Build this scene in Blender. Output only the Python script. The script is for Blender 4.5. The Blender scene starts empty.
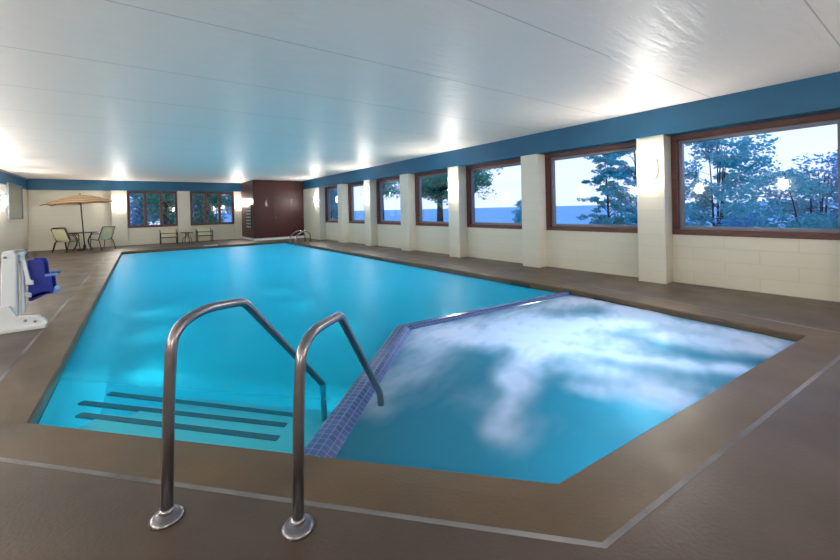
import bpy, bmesh, math, random
from math import sin, cos, pi, radians as R
from mathutils import Vector as V, Matrix, noise

# ------------------------------------------------------------------ camera, world, exposure
SC = bpy.context.scene
COL = SC.collection
CAM_H = 1.31
YAW, PITCH, ROLL = R(37.455), R(-0.426), R(1.339)
cd = bpy.data.cameras.new('camera'); cd.lens = 36*374.174/840; cd.sensor_width = 36
cd.shift_y = -(280-211.768)/840; cd.clip_start = .05; cd.clip_end = 9000
cam = bpy.data.objects.new('camera', cd); COL.objects.link(cam)
F_ = V((sin(YAW)*cos(PITCH), cos(YAW)*cos(PITCH), sin(PITCH)))
R0 = V((cos(YAW), -sin(YAW), 0)); U0 = R0.cross(F_)
R1 = cos(ROLL)*R0 - sin(ROLL)*U0; U1 = sin(ROLL)*R0 + cos(ROLL)*U0
m = Matrix((R1, U1, -F_)).transposed().to_4x4(); m.translation = V((0, 0, CAM_H))
cam.matrix_world = m
SC.camera = cam
SC.view_settings.view_transform = 'Standard'; SC.view_settings.look = 'None'
SC.view_settings.gamma = 1; SC.view_settings.use_curve_mapping = False
SC.view_settings.exposure = 0.95
SC.cycles.max_bounces = 8; SC.cycles.diffuse_bounces = 5; SC.cycles.glossy_bounces = 4
SC.cycles.transmission_bounces = 6; SC.cycles.transparent_max_bounces = 12
SC.cycles.caustics_reflective = False; SC.cycles.caustics_refractive = False
SC.cycles.sample_clamp_indirect = 4; SC.cycles.use_denoising = True

SCONCE = 100.0      # emission of the wall lamps
POOL_LAMP = 215.0   # watts of each underwater lamp
SPA_LAMP = 280.0

w = bpy.data.worlds.new('world'); SC.world = w; w.use_nodes = True
nt = w.node_tree; nt.nodes.clear()
tc = nt.nodes.new('ShaderNodeTexCoord'); sx = nt.nodes.new('ShaderNodeSeparateXYZ')
cr = nt.nodes.new('ShaderNodeValToRGB'); bg = nt.nodes.new('ShaderNodeBackground'); wo = nt.nodes.new('ShaderNodeOutputWorld')
nz = nt.nodes.new('ShaderNodeTexNoise'); nz.inputs['Scale'].default_value = 3; nz.inputs['Detail'].default_value = 4
mp = nt.nodes.new('ShaderNodeMapping'); mp.inputs['Scale'].default_value = (1, 1, 6)
mx = nt.nodes.new('ShaderNodeMix'); mx.data_type = 'RGBA'
nt.links.new(tc.outputs['Generated'], sx.inputs[0]); nt.links.new(sx.outputs['Z'], cr.inputs[0])
nt.links.new(tc.outputs['Generated'], mp.inputs[0]); nt.links.new(mp.outputs[0], nz.inputs[0])
e = cr.color_ramp.elements
e[0].position = 0.0; e[0].color = (.50, .60, .92, 1)
e[1].position = 1.0; e[1].color = (.10, .17, .42, 1)
for p, c in ((.10, (.52, .62, .93)), (.25, (.42, .56, .92)), (.5, (.25, .34, .68))):
    k = cr.color_ramp.elements.new(p); k.color = (*c, 1)
mr = nt.nodes.new('ShaderNodeMapRange'); mr.inputs[1].default_value = .4; mr.inputs[2].default_value = .75; mr.inputs[4].default_value = .35
nt.links.new(nz.outputs['Fac'], mr.inputs[0]); nt.links.new(mr.outputs[0], mx.inputs['Factor'])
nt.links.new(cr.outputs[0], mx.inputs['A']); mx.inputs['B'].default_value = (.74, .77, .96, 1)
nt.links.new(mx.outputs['Result'], bg.inputs[0]); bg.inputs[1].default_value = 1.08
nt.links.new(bg.outputs[0], wo.inputs[0])

# ------------------------------------------------------------------ materials
def mat(name, color, rough=.5, metal=0, spec=.5, bump=0, bscale=20, var=0, vscale=4, bstretch=(1, 1, 1), coat=0, emit=None, es=0, color2=None, bdist=.01, transl=0):
    M = bpy.data.materials.new(name); M.use_nodes = True
    t = M.node_tree; b = t.nodes['Principled BSDF']
    b.inputs['Base Color'].default_value = (*color, 1); b.inputs['Roughness'].default_value = rough
    b.inputs['Metallic'].default_value = metal; b.inputs['Specular IOR Level'].default_value = spec
    b.inputs['Coat Weight'].default_value = coat
    g = t.nodes.new('ShaderNodeNewGeometry')
    if var or color2:
        n = t.nodes.new('ShaderNodeTexNoise'); n.inputs['Scale'].default_value = vscale; n.inputs['Detail'].default_value = 6
        mpp = t.nodes.new('ShaderNodeMapping'); mpp.inputs['Scale'].default_value = bstretch
        t.links.new(g.outputs['Position'], mpp.inputs[0]); t.links.new(mpp.outputs[0], n.inputs[0])
        r = t.nodes.new('ShaderNodeValToRGB'); r.color_ramp.elements[0].position = .35; r.color_ramp.elements[1].position = .65
        c2 = color2 or tuple(c*(1-var) for c in color)
        r.color_ramp.elements[0].color = (*c2, 1); r.color_ramp.elements[1].color = (*color, 1)
        t.links.new(n.outputs['Fac'], r.inputs[0]); t.links.new(r.outputs[0], b.inputs['Base Color'])
    if bump:
        n = t.nodes.new('ShaderNodeTexNoise'); n.inputs['Scale'].default_value = bscale; n.inputs['Detail'].default_value = 5
        mpp = t.nodes.new('ShaderNodeMapping'); mpp.inputs['Scale'].default_value = bstretch
        t.links.new(g.outputs['Position'], mpp.inputs[0]); t.links.new(mpp.outputs[0], n.inputs[0])
        bu = t.nodes.new('ShaderNodeBump'); bu.inputs['Strength'].default_value = bump; bu.inputs['Distance'].default_value = bdist
        t.links.new(n.outputs['Fac'], bu.inputs['Height']); t.links.new(bu.outputs[0], b.inputs['Normal'])
    if emit:
        b.inputs['Emission Color'].default_value = (*emit, 1); b.inputs['Emission Strength'].default_value = es
    if transl:
        tr = t.nodes.new('ShaderNodeBsdfTranslucent'); tr.inputs[0].default_value = (*color, 1)
        ms = t.nodes.new('ShaderNodeMixShader'); ms.inputs[0].default_value = transl
        o = t.nodes['Material Output']
        t.links.new(b.outputs[0], ms.inputs[1]); t.links.new(tr.outputs[0], ms.inputs[2]); t.links.new(ms.outputs[0], o.inputs[0])
    return M

MC = {}
MC['trim_blue'] = mat('navy_blue_paint', (.005, .11, .23), .5, bump=.12, bscale=6, bstretch=(1, 1, 1), var=.12, vscale=2)
MC['wood'] = mat('red_brown_stained_wood', (.115, .030, .024), .33, bump=.2, bscale=30, var=.45, vscale=14, bstretch=(3, .5, 3))
MC['cab'] = mat('dark_mahogany_panel', (.060, .012, .014), .40, spec=.3, bump=.15, bscale=20, var=.35, vscale=10, bstretch=(5, 5, .35), coat=.05)
MC['cab_dark'] = mat('dark_gap', (.012, .006, .006), .5)
MC['steel_frame'] = mat('grey_painted_window_metal', (.20, .21, .26), .4)
MC['white_paint'] = mat('white_enamel', (.68, .72, .76), .35, bump=.05, bscale=30)
MC['chrome'] = mat('brushed_stainless', (.38, .37, .40), .26, metal=1, bump=.12, bscale=40, bstretch=(1, 1, .1))
MC['flange'] = mat('dull_stainless', (.26, .25, .28), .28, metal=1)
MC['dark_chrome'] = mat('worn_stainless', (.27, .25, .27), .30, metal=1, bump=.12, bscale=30)
MC['black_metal'] = mat('dark_bronze_metal', (.03, .026, .022), .4, metal=.3)
MC['mesh_cream'] = mat('cream_sling_fabric', (.78, .76, .58), .8, transl=.3, bump=.2, bscale=200)
MC['mesh_olive'] = mat('olive_sling_fabric', (.58, .56, .36), .8, transl=.3, bump=.2, bscale=200)
MC['mesh_grey'] = mat('grey_green_sling_fabric', (.58, .64, .52), .8, transl=.3, bump=.2, bscale=200)
MC['blue_plastic'] = mat('royal_blue_plastic', (.006, .022, .27), .35)
MC['blue_edge'] = mat('light_blue_plastic', (.12, .25, .62), .35)
MC['caulk'] = mat('grey_caulk', (.26, .26, .28), .5, color2=(.05, .045, .05), vscale=.9, bump=.3, bscale=30)
MC['noseband'] = mat('dark_maroon_tile', (.10, .012, .03), .35)
MC['basin'] = mat('pale_cyan_plaster', (.10, .72, .82), .6)
MC['stepface'] = mat('pale_step_plaster', (.30, .85, .92), .6)
MC['spabasin'] = mat('teal_plaster', (.05, .42, .58), .6)
MC['slot'] = mat('black_slot', (.01, .012, .014), .5)
MC['trunk'] = mat('dark_bark', (.035, .03, .032), .9, bump=.5, bscale=20)
MC['lawn'] = mat('dusk_lawn', (.025, .07, .03), .9, var=.5, vscale=1.5)
MC['lamp_glass'] = mat('opal_lamp_glass', (.9, .88, .82), .3, emit=(1, .93, .84), es=SCONCE)
MC['lamp_base'] = mat('ivory_lamp_base', (.75, .72, .66), .4)
MC['underwater_lens'] = mat('underwater_lens', (.6, .9, 1), .3, emit=(.45, .95, 1), es=1.2)
MC['glass_top'] = mat('frosted_table_glass', (.12, .14, .12), .15)
MC['mirror_pane'] = mat('grey_green_pane', (.33, .37, .30), .25, spec=.6)
MC['dial'] = mat('pale_knob', (.7, .7, .7), .4)

def foliage_mat(name, c, c2):
    return mat(name, c, .7, color2=c2, vscale=2.5, transl=.35, spec=.2)
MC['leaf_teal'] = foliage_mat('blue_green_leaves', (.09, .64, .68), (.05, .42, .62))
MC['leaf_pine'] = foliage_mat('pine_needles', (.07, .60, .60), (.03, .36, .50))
MC['leaf_green'] = foliage_mat('deep_green_leaves', (.04, .50, .30), (.015, .20, .20))
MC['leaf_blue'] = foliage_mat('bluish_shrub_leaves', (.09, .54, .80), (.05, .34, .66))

def floor_mat(name, c, c2, rough=.36):
    M = mat(name, c, rough, color2=c2, vscale=1.3, bump=.35, bscale=55, bdist=.004)
    t = M.node_tree; b = t.nodes['Principled BSDF']
    n = t.nodes.new('ShaderNodeTexNoise'); n.inputs['Scale'].default_value = 2.2; n.inputs['Detail'].default_value = 7
    g = t.nodes.new('ShaderNodeNewGeometry'); t.links.new(g.outputs['Position'], n.inputs[0])
    r = t.nodes.new('ShaderNodeMapRange'); r.inputs[3].default_value = rough-.10; r.inputs[4].default_value = rough+.22
    t.links.new(n.outputs['Fac'], r.inputs[0]); t.links.new(r.outputs[0], b.inputs['Roughness'])
    return M
MC['floor'] = floor_mat('brown_grey_sealed_concrete', (.092, .063, .045), (.054, .037, .028))
MC['coping'] = floor_mat('tan_coping_concrete', (.110, .072, .035), (.070, .045, .023), .40)

# painted block wall: faint courses from a brick texture used as bump
def block_mat(name, c):
    M = bpy.data.materials.new(name); M.use_nodes = True
    t = M.node_tree; b = t.nodes['Principled BSDF']; b.inputs['Roughness'].default_value = .42
    g = t.nodes.new('ShaderNodeNewGeometry'); s = t.nodes.new('ShaderNodeSeparateXYZ'); cb = t.nodes.new('ShaderNodeCombineXYZ')
    ad = t.nodes.new('ShaderNodeMath'); ad.operation = 'ADD'
    t.links.new(g.outputs['Position'], s.inputs[0]); t.links.new(s.outputs['X'], ad.inputs[0]); t.links.new(s.outputs['Y'], ad.inputs[1])
    t.links.new(ad.outputs[0], cb.inputs[0]); t.links.new(s.outputs['Z'], cb.inputs[1])
    br = t.nodes.new('ShaderNodeTexBrick'); br.inputs['Scale'].default_value = 1; br.inputs['Brick Width'].default_value = .8
    br.inputs['Row Height'].default_value = .2; br.inputs['Mortar Size'].default_value = .007; br.inputs['Mortar Smooth'].default_value = .6
    br.inputs['Color1'].default_value = (*c, 1); br.inputs['Color2'].default_value = (*[x*.97 for x in c], 1)
    br.inputs['Mortar'].default_value = (*[x*.90 for x in c], 1)
    t.links.new(cb.outputs[0], br.inputs['Vector']); t.links.new(br.outputs['Color'], b.inputs['Base Color'])
    n = t.nodes.new('ShaderNodeTexNoise'); n.inputs['Scale'].default_value = 12; n.inputs['Detail'].default_value = 5
    t.links.new(g.outputs['Position'], n.inputs[0])
    mm = t.nodes.new('ShaderNodeMath'); mm.operation = 'MULTIPLY_ADD'; mm.inputs[1].default_value = -1.0
    t.links.new(br.outputs['Fac'], mm.inputs[0]); 
    sc = t.nodes.new('ShaderNodeMath'); sc.operation = 'MULTIPLY'; sc.inputs[1].default_value = .35
    t.links.new(n.outputs['Fac'], sc.inputs[0]); t.links.new(sc.outputs[0], mm.inputs[2])
    bu = t.nodes.new('ShaderNodeBump'); bu.inputs['Strength'].default_value = .35; bu.inputs['Distance'].default_value = .008
    t.links.new(mm.outputs[0], bu.inputs['Height']); t.links.new(bu.outputs[0], b.inputs['Normal'])
    return M
MC['block'] = block_mat('cream_painted_block', (.72, .70, .60))

def ceiling_mat():
    M = bpy.data.materials.new('glossy_white_ceiling'); M.use_nodes = True
    t = M.node_tree; b = t.nodes['Principled BSDF']
    g = t.nodes.new('ShaderNodeNewGeometry'); s = t.nodes.new('ShaderNodeSeparateXYZ'); t.links.new(g.outputs['Position'], s.inputs[0])
    def mth(op, a, bb=None, c=None):
        k = t.nodes.new('ShaderNodeMath'); k.operation = op
        for i, q in enumerate((a, bb, c)):
            if q is None: continue
            if isinstance(q, (int, float)): k.inputs[i].default_value = q
            else: t.links.new(q, k.inputs[i])
        return k.outputs[0]
    # seams across the room every 1.4 m
    y = mth('ADD', mth('MULTIPLY', s.outputs['X'], .045), s.outputs['Y'])
    f = mth('PINGPONG', mth('SUBTRACT', y, .66), .70)
    seam = mth('LESS_THAN', f, .0055)
    n = t.nodes.new('ShaderNodeTexNoise'); n.inputs['Scale'].default_value = 5; n.inputs['Detail'].default_value = 6
    mpp = t.nodes.new('ShaderNodeMapping'); mpp.inputs['Scale'].default_value = (.45, 2.2, 1)
    t.links.new(g.outputs['Position'], mpp.inputs[0]); t.links.new(mpp.outputs[0], n.inputs[0])
    mx = t.nodes.new('ShaderNodeMix'); mx.data_type = 'RGBA'
    mx.inputs['A'].default_value = (.87, .81, .77, 1); mx.inputs['B'].default_value = (.30, .30, .28, 1)
    t.links.new(mth('MULTIPLY', seam, .6), mx.inputs['Factor']); t.links.new(mx.outputs['Result'], b.inputs['Base Color'])
    b.inputs['Roughness'].default_value = .47; b.inputs['Specular IOR Level'].default_value = .2
    bu = t.nodes.new('ShaderNodeBump'); bu.inputs['Strength'].default_value = .6; bu.inputs['Distance'].default_value = .03
    t.links.new(mth('SUBTRACT', n.outputs['Fac'], mth('MULTIPLY', seam, .15)), bu.inputs['Height']); t.links.new(bu.outputs[0], b.inputs['Normal'])
    return M
MC['ceiling'] = ceiling_mat()

def glass_mat():
    M = bpy.data.materials.new('window_glass'); M.use_nodes = True
    t = M.node_tree; t.nodes.clear()
    o = t.nodes.new('ShaderNodeOutputMaterial'); tr = t.nodes.new('ShaderNodeBsdfTransparent'); gl = t.nodes.new('ShaderNodeBsdfGlossy')
    fr = t.nodes.new('ShaderNodeFresnel')
    gg = t.nodes.new('ShaderNodeNewGeometry'); io = t.nodes.new('ShaderNodeMapRange'); io.inputs[3].default_value = 1.5; io.inputs[4].default_value = 1/1.5
    t.links.new(gg.outputs['Backfacing'], io.inputs[0]); t.links.new(io.outputs[0], fr.inputs[0])
    ms = t.nodes.new('ShaderNodeMixShader')
    tr.inputs[0].default_value = (.93, .95, .97, 1); gl.inputs['Roughness'].default_value = .04
    t.links.new(fr.outputs[0], ms.inputs[0]); t.links.new(tr.outputs[0], ms.inputs[1]); t.links.new(gl.outputs[0], ms.inputs[2])
    t.links.new(ms.outputs[0], o.inputs[0])
    return M
MC['glass'] = glass_mat()

def water_mat(name, body, clear, tint, foam=False):
    """slightly milky water: clear part shows the basin, milky part scatters the light in it"""
    M = bpy.data.materials.new(name); M.use_nodes = True
    t = M.node_tree; t.nodes.clear(); L = t.links.new; N = t.nodes.new
    o = N('ShaderNodeOutputMaterial')
    tr = N('ShaderNodeBsdfTransparent'); tr.inputs[0].default_value = (*tint, 1)
    tl = N('ShaderNodeBsdfTranslucent'); tl.inputs[0].default_value = (*body, 1)
    df = N('ShaderNodeBsdfDiffuse'); df.inputs[0].default_value = (*body, 1)
    milky = N('ShaderNodeMixShader'); milky.inputs[0].default_value = .5; L(df.outputs[0], milky.inputs[1]); L(tl.outputs[0], milky.inputs[2])
    bodyS = N('ShaderNodeMixShader'); bodyS.inputs[0].default_value = 1-clear; L(tr.outputs[0], bodyS.inputs[1]); L(milky.outputs[0], bodyS.inputs[2])
    if not foam:      # shallow over the steps: the water there hides less of the bottom
        g0 = N('ShaderNodeNewGeometry'); dt = N('ShaderNodeVectorMath'); dt.operation = 'DOT_PRODUCT'
        L(g0.outputs['Position'], dt.inputs[0]); dt.inputs[1].default_value = (.7507, .6606, 0)
        rr = N('ShaderNodeMapRange'); rr.interpolation_type = 'SMOOTHSTEP'; rr.inputs[1].default_value = 2.45; rr.inputs[2].default_value = 2.95
        rr.inputs[3].default_value = .28; rr.inputs[4].default_value = 1-clear; L(dt.outputs['Value'], rr.inputs[0]); L(rr.outputs[0], bodyS.inputs[0])
    g = N('ShaderNodeNewGeometry'); n = N('ShaderNodeTexNoise'); n.inputs['Scale'].default_value = 9 if foam else 2.2; n.inputs['Detail'].default_value = 3
    L(g.outputs['Position'], n.inputs[0])
    bu = N('ShaderNodeBump'); bu.inputs['Strength'].default_value = .45 if foam else .25; bu.inputs['Distance'].default_value = .02; L(n.outputs['Fac'], bu.inputs['Height'])
    gl = N('ShaderNodeBsdfGlossy'); gl.inputs['Roughness'].default_value = .42; L(bu.outputs[0], gl.inputs['Normal'])
    fr = N('ShaderNodeFresnel'); fr.inputs[0].default_value = 1.33; L(bu.outputs[0], fr.inputs['Normal'])
    sc = N('ShaderNodeMath'); sc.operation = 'MULTIPLY'; sc.inputs[1].default_value = .22; L(fr.outputs[0], sc.inputs[0])
    if foam:
        at = N('ShaderNodeAttribute'); at.attribute_name = 'foam'
        fd = N('ShaderNodeBsdfDiffuse'); fd.inputs[0].default_value = (.90, .86, .93, 1)
        ft = N('ShaderNodeBsdfTranslucent'); ft.inputs[0].default_value = (.86, .80, .96, 1)
        fm = N('ShaderNodeMixShader'); fm.inputs[0].default_value = .5; L(fd.outputs[0], fm.inputs[1]); L(ft.outputs[0], fm.inputs[2])
        b2 = N('ShaderNodeMixShader'); L(at.outputs['Fac'], b2.inputs[0]); L(bodyS.outputs[0], b2.inputs[1]); L(fm.outputs[0], b2.inputs[2])
        bodyS = b2
    top = N('ShaderNodeMixShader'); L(sc.outputs[0], top.inputs[0]); L(bodyS.outputs[0], top.inputs[1]); L(gl.outputs[0], top.inputs[2])
    L(top.outputs[0], o.inputs[0])
    return M
MC['water'] = water_mat('milky_cyan_pool_water', (.0, .46, .66), .08, (.65, .95, 1.0))
MC['spawater'] = water_mat('foaming_spa_water', (.015, .21, .27), .12, (.3, .8, .9), foam=True)

def tile_mat():
    M = bpy.data.materials.new('blue_mosaic_tile'); M.use_nodes = True
    t = M.node_tree; b = t.nodes['Principled BSDF']; b.inputs['Roughness'].default_value = .18
    uv = t.nodes.new('ShaderNodeTexCoord'); br = t.nodes.new('ShaderNodeTexBrick')
    br.offset = 0; br.inputs['Scale'].default_value = 1; br.inputs['Brick Width'].default_value = .05; br.inputs['Row Height'].default_value = .05
    br.inputs['Mortar Size'].default_value = .0035; br.inputs['Color1'].default_value = (.03, .07, .22, 1)
    br.inputs['Color2'].default_value = (.05, .10, .30, 1); br.inputs['Mortar'].default_value = (.14, .20, .36, 1)
    t.links.new(uv.outputs['UV'], br.inputs['Vector']); t.links.new(br.outputs['Color'], b.inputs['Base Color'])
    return M
MC['tile'] = tile_mat()

def umbrella_mat():
    M = bpy.data.materials.new('striped_canvas'); M.use_nodes = True
    t = M.node_tree; b = t.nodes['Principled BSDF']; b.inputs['Roughness'].default_value = .8
    uv = t.nodes.new('ShaderNodeTexCoord'); s = t.nodes.new('ShaderNodeSeparateXYZ'); r = t.nodes.new('ShaderNodeValToRGB')
    t.links.new(uv.outputs['UV'], s.inputs[0]); t.links.new(s.outputs['X'], r.inputs[0]); r.color_ramp.interpolation = 'CONSTANT'
    A, B, Cc = (.66, .50, .30, 1), (.40, .36, .18, 1), (.55, .26, .18, 1)
    el = r.color_ramp.elements; el[0].color = A; el[1].position = .96; el[1].color = Cc
    for p, c in ((.30, B), (.36, A), (.55, B), (.62, A), (.80, Cc), (.86, A)):
        k = el.new(p); k.color = c
    t.links.new(r.outputs[0], b.inputs['Base Color'])
    return M
MC['canvas'] = umbrella_mat()

# ------------------------------------------------------------------ helpers
def box(bm, x0, x1, y0, y1, z0, z1, rot=None, at=None):
    vs = [bm.verts.new((x, y, z)) for z in (z0, z1) for y in (y0, y1) for x in (x0, x1)]
    for f in ((0, 2, 3, 1), (4, 5, 7, 6), (0, 1, 5, 4), (2, 6, 7, 3), (0, 4, 6, 2), (1, 3, 7, 5)):
        bm.faces.new([vs[i] for i in f])
    if rot is not None:
        bmesh.ops.transform(bm, matrix=(Matrix.Translation(at or V((0, 0, 0))) @ rot), verts=vs)
    return vs

def fillet(pts, r, n=6):
    """round the corners of a polyline"""
    P = [V(p) for p in pts]; out = [P[0]]
    for i in range(1, len(P)-1):
        a, b, c = P[i-1], P[i], P[i+1]
        rr = r[i-1] if isinstance(r, (list, tuple)) else r
        rr = min(rr, (a-b).length*.49, (c-b).length*.49)
        p0 = b+(a-b).normalized()*rr; p1 = b+(c-b).normalized()*rr
        for k in range(n+1):
            t_ = k/n; out.append((1-t_)**2*p0+2*(1-t_)*t_*b+t_*t_*p1)
    out.append(P[-1]); return out

def tube(bm, pts, r, n=10, cap=True):
    P = [V(p) for p in pts]; rings = []; prev = None
    for i, p in enumerate(P):
        d = (P[min(i+1, len(P)-1)]-P[max(i-1, 0)]).normalized()
        if prev is None:
            a = V((0, 0, 1)) if abs(d.z) < .9 else V((1, 0, 0))
            x = d.cross(a).normalized()
        else:
            x = (prev-d*prev.dot(d)).normalized()
        prev = x; y = d.cross(x)
        rr = r[i] if isinstance(r, (list, tuple)) else r
        rings.append([bm.verts.new(p+(x*cos(2*pi*k/n)+y*sin(2*pi*k/n))*rr) for k in range(n)])
    for a, b in zip(rings, rings[1:]):
        for k in range(n):
            f = bm.faces.new((a[k], a[(k+1) % n], b[(k+1) % n], b[k])); f.smooth = True
    if cap:
        bm.faces.new(rings[0][::-1]); bm.faces.new(rings[-1])

def lathe(bm, prof, n=24, c=(0, 0, 0)):
    rings = []
    for r, z in prof:
        rings.append([bm.verts.new((c[0]+max(r, 1e-4)*cos(2*pi*k/n), c[1]+max(r, 1e-4)*sin(2*pi*k/n), c[2]+z)) for k in range(n)])
    for a, b in zip(rings, rings[1:]):
        for k in range(n):
            f = bm.faces.new((a[k], a[(k+1) % n], b[(k+1) % n], b[k])); f.smooth = True
    bm.faces.new(rings[0][::-1]); bm.faces.new(rings[-1])

def prism(bm, poly, y0, y1, plane='xz'):
    """extrude a 2D outline; plane xz extrudes along y, xy along z, yz along x"""
    def mk(a, b, t_):
        return {'xz': (a, t_, b), 'xy': (a, b, t_), 'yz': (t_, a, b)}[plane]
    A = [bm.verts.new(mk(a, b, y0)) for a, b in poly]; B = [bm.verts.new(mk(a, b, y1)) for a, b in poly]
    bm.faces.new(A); bm.faces.new(B[::-1])
    for i in range(len(poly)):
        j = (i+1) % len(poly); bm.faces.new((A[j], A[i], B[i], B[j]))

def obj(name, bm, m_, parent=None, bevel=0, loc=None, normals=True):
    if normals: bmesh.ops.recalc_face_normals(bm, faces=bm.faces)
    me = bpy.data.meshes.new(name); bm.to_mesh(me); bm.free(); me.materials.append(MC[m_] if isinstance(m_, str) else m_)
    o = bpy.data.objects.new(name, me); COL.objects.link(o)
    if parent: o.parent = parent
    if loc is not None: o.location = loc
    if bevel:
        b = o.modifiers.new('bevel', 'BEVEL'); b.width = bevel; b.segments = 2; b.limit_method = 'ANGLE'
    return o

def B(): return bmesh.new()

def tag(o, label, cat, group=None, kind=None):
    o['label'] = label; o['category'] = cat
    if group: o['group'] = group
    if kind: o['kind'] = kind
    return o

def thing(name, label, cat, loc=(0, 0, 0), rotz=0, group=None):
    o = bpy.data.objects.new(name, None); COL.objects.link(o); o.empty_display_size = .1
    o.location = loc; o.rotation_euler = (0, 0, rotz)
    return tag(o, label, cat, group)

def struct(name, bm, m_, parent=None, bevel=0):
    o = obj(name, bm, m_, parent, bevel)
    if not parent: o['kind'] = 'structure'
    return o

def sempty(name):
    o = bpy.data.objects.new(name, None); COL.objects.link(o); o['kind'] = 'structure'; return o

def dup(root, loc, rotz, label, group=None):
    r = root.copy(); COL.objects.link(r); r.location = loc; r.rotation_euler = (0, 0, rotz); r['label'] = label
    if group: r['group'] = group
    for ch in [c for c in bpy.data.objects if c.parent == root]:
        c = ch.copy(); COL.objects.link(c); c.parent = r
        for g in [q for q in bpy.data.objects if q.parent == ch]:
            d = g.copy(); COL.objects.link(d); d.parent = c
    return r

# ------------------------------------------------------------------ dimensions
XR, XG = 6.80, 7.10          # pillar face, recessed wall face
XL, YB, YN = -3.28, 20.87, -2.4
H, ZB = 2.85, 2.42
ZS = .79                     # window sill height
PN = [-2.4, -.01, 2.385, 4.77, 7.19, 9.49, 11.85, 14.12, 16.5]   # near edges of the pillars
PW = .42
WPOOL, WSPA = -.105, -.085
P1, A_, K_, E_ = (-.56, 3.46), (.669, 2.058), (2.42, 3.66), (5.42, 3.31)
P2, P3 = (1.573, 1.027), (5.14, .62)
P4, P5 = (5.46, 17.3), (-.36, 17.6)
SI = [(.796, 1.914), (2.53, 3.50), (5.42, 3.218)]     # spa side foot of the divider
EDGE = [P1, P2, P3, E_, P4, P5]                         # rim of the whole basin
OUT = [(-.92, 3.36), (1.40, .71), (5.45, .25), (5.85, 3.2), (5.85, 17.65), (-.74, 17.95)]

def lerp2(a, b, t_): return (a[0]+(b[0]-a[0])*t_, a[1]+(b[1]-a[1])*t_)

# ------------------------------------------------------------------ floor with the pool opening
bm = B()
oc = [(XL-.2, YN-.2), (XG+.25, YN-.2), (XG+.25, YB+.25), (XL-.2, YB+.25)]
vo = [bm.verts.new((*p, 0)) for p in oc]; vi = [bm.verts.new((*p, 0)) for p in OUT]
ed = [bm.edges.new((vo[i], vo[(i+1) % 4])) for i in range(4)]+[bm.edges.new((vi[i], vi[(i+1) % 6])) for i in range(6)]
bmesh.ops.triangle_fill(bm, use_beauty=True, use_dissolve=False, edges=ed)
lo = [bm.verts.new((*p, -.12)) for p in OUT]
for i in range(6):
    j = (i+1) % 6; bm.faces.new((vi[i], vi[j], lo[j], lo[i]))
bmesh.ops.recalc_face_normals(bm, faces=bm.faces)
if sum(f.normal.z for f in bm.faces) < 0: bmesh.ops.reverse_faces(bm, faces=bm.faces)
o = obj('floor', bm, 'floor', normals=False); o['kind'] = 'structure'

def inset(poly, t_, other):   # ring between two outlines
    return [lerp2(a, b, t_) for a, b in zip(poly, other)]
def ring(name, rings, m_):
    bm = B(); rr = [[bm.verts.new((x, y, z)) for (x, y) in poly] for poly, z in rings]
    n = len(rr[0])
    for a, b in zip(rr, rr[1:]):
        for i in range(n):
            j = (i+1) % n; bm.faces.new((a[i], a[j], b[j], b[i]))
    bmesh.ops.recalc_face_normals(bm, faces=bm.faces)
    up = [f for f in bm.faces if abs(f.normal.z) > .8]
    if sum(f.normal.z for f in up) < 0: bmesh.ops.reverse_faces(bm, faces=bm.faces)
    o = obj(name, bm, m_, normals=False); o['kind'] = 'structure'
    return o
J1 = inset(OUT, .075, EDGE)
ring('caulk_joint', [(OUT, -.01), (OUT, .001), (J1, .001), (J1, -.01)], 'caulk')
e1 = inset(EDGE, .40, OUT); e2 = inset(EDGE, .045, OUT); e3 = inset(EDGE, .012, OUT)
ring('pool_coping', [(J1, -.05), (J1, .0), (e1, .0), (e2, -.004), (e3, -.012), (EDGE, -.024), (EDGE, -.055), (e3, -.062), (e3, -.2)], 'coping')

# basins
def basin(name, poly, depth, m_, z0=-.12):
    bm = B(); a = [bm.verts.new((*p, z0)) for p in poly]; b = [bm.verts.new((*p, depth)) for p in poly]
    n = len(poly)
    for i in range(n):
        j = (i+1) % n; bm.faces.new((a[i], a[j], b[j], b[i]))
    bm.faces.new(b)
    return struct(name, bm, m_)
basin('pool_basin', [P1, A_, K_, E_, P4, P5], -1.9, 'basin')
basin('spa_basin', [SI[0], P2, P3, SI[2], SI[1]], -1.0, 'spabasin')

# entry steps inside the pool along the near slanted edge, each with a dark nosing strip
NS = V((.75, .66)).normalized()
def step(name_idx, off, z, L0, L1):
    a = V(P1); b = V(A_); e = []
    bm = B()
    a2 = a+NS*off; b2 = b+NS*off
    pl = [tuple(a+NS*.001), tuple(b+NS*.001), tuple(b2), (a2.x+.02, a2.y)]
    prism(bm, pl, z, -1.88, 'xy')
    return struct('pool_step', bm, 'stepface')
nose = [((-.361, 3.874), (.739, 2.574), -.2), ((-.399, 4.468), (.90, 2.93), -.33), ((-.225, 4.851), (1.10, 3.22), -.45)]
for i, (p, q, z) in enumerate(nose):
    off = max((V(p)-V(P1)).dot(NS), (V(q)-V(P1)).dot(NS))+.02
    s = step(i, off, z, 0, 0)
    bm = B(); P_, Q_ = V(p), V(q); d = NS*.035
    prism(bm, [tuple(P_-d), tuple(Q_-d), tuple(Q_+d*.5), tuple(P_+d*.5)], z+.006, z-.01, 'xy')
    obj('step_nosing', bm, 'noseband', s)

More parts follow.
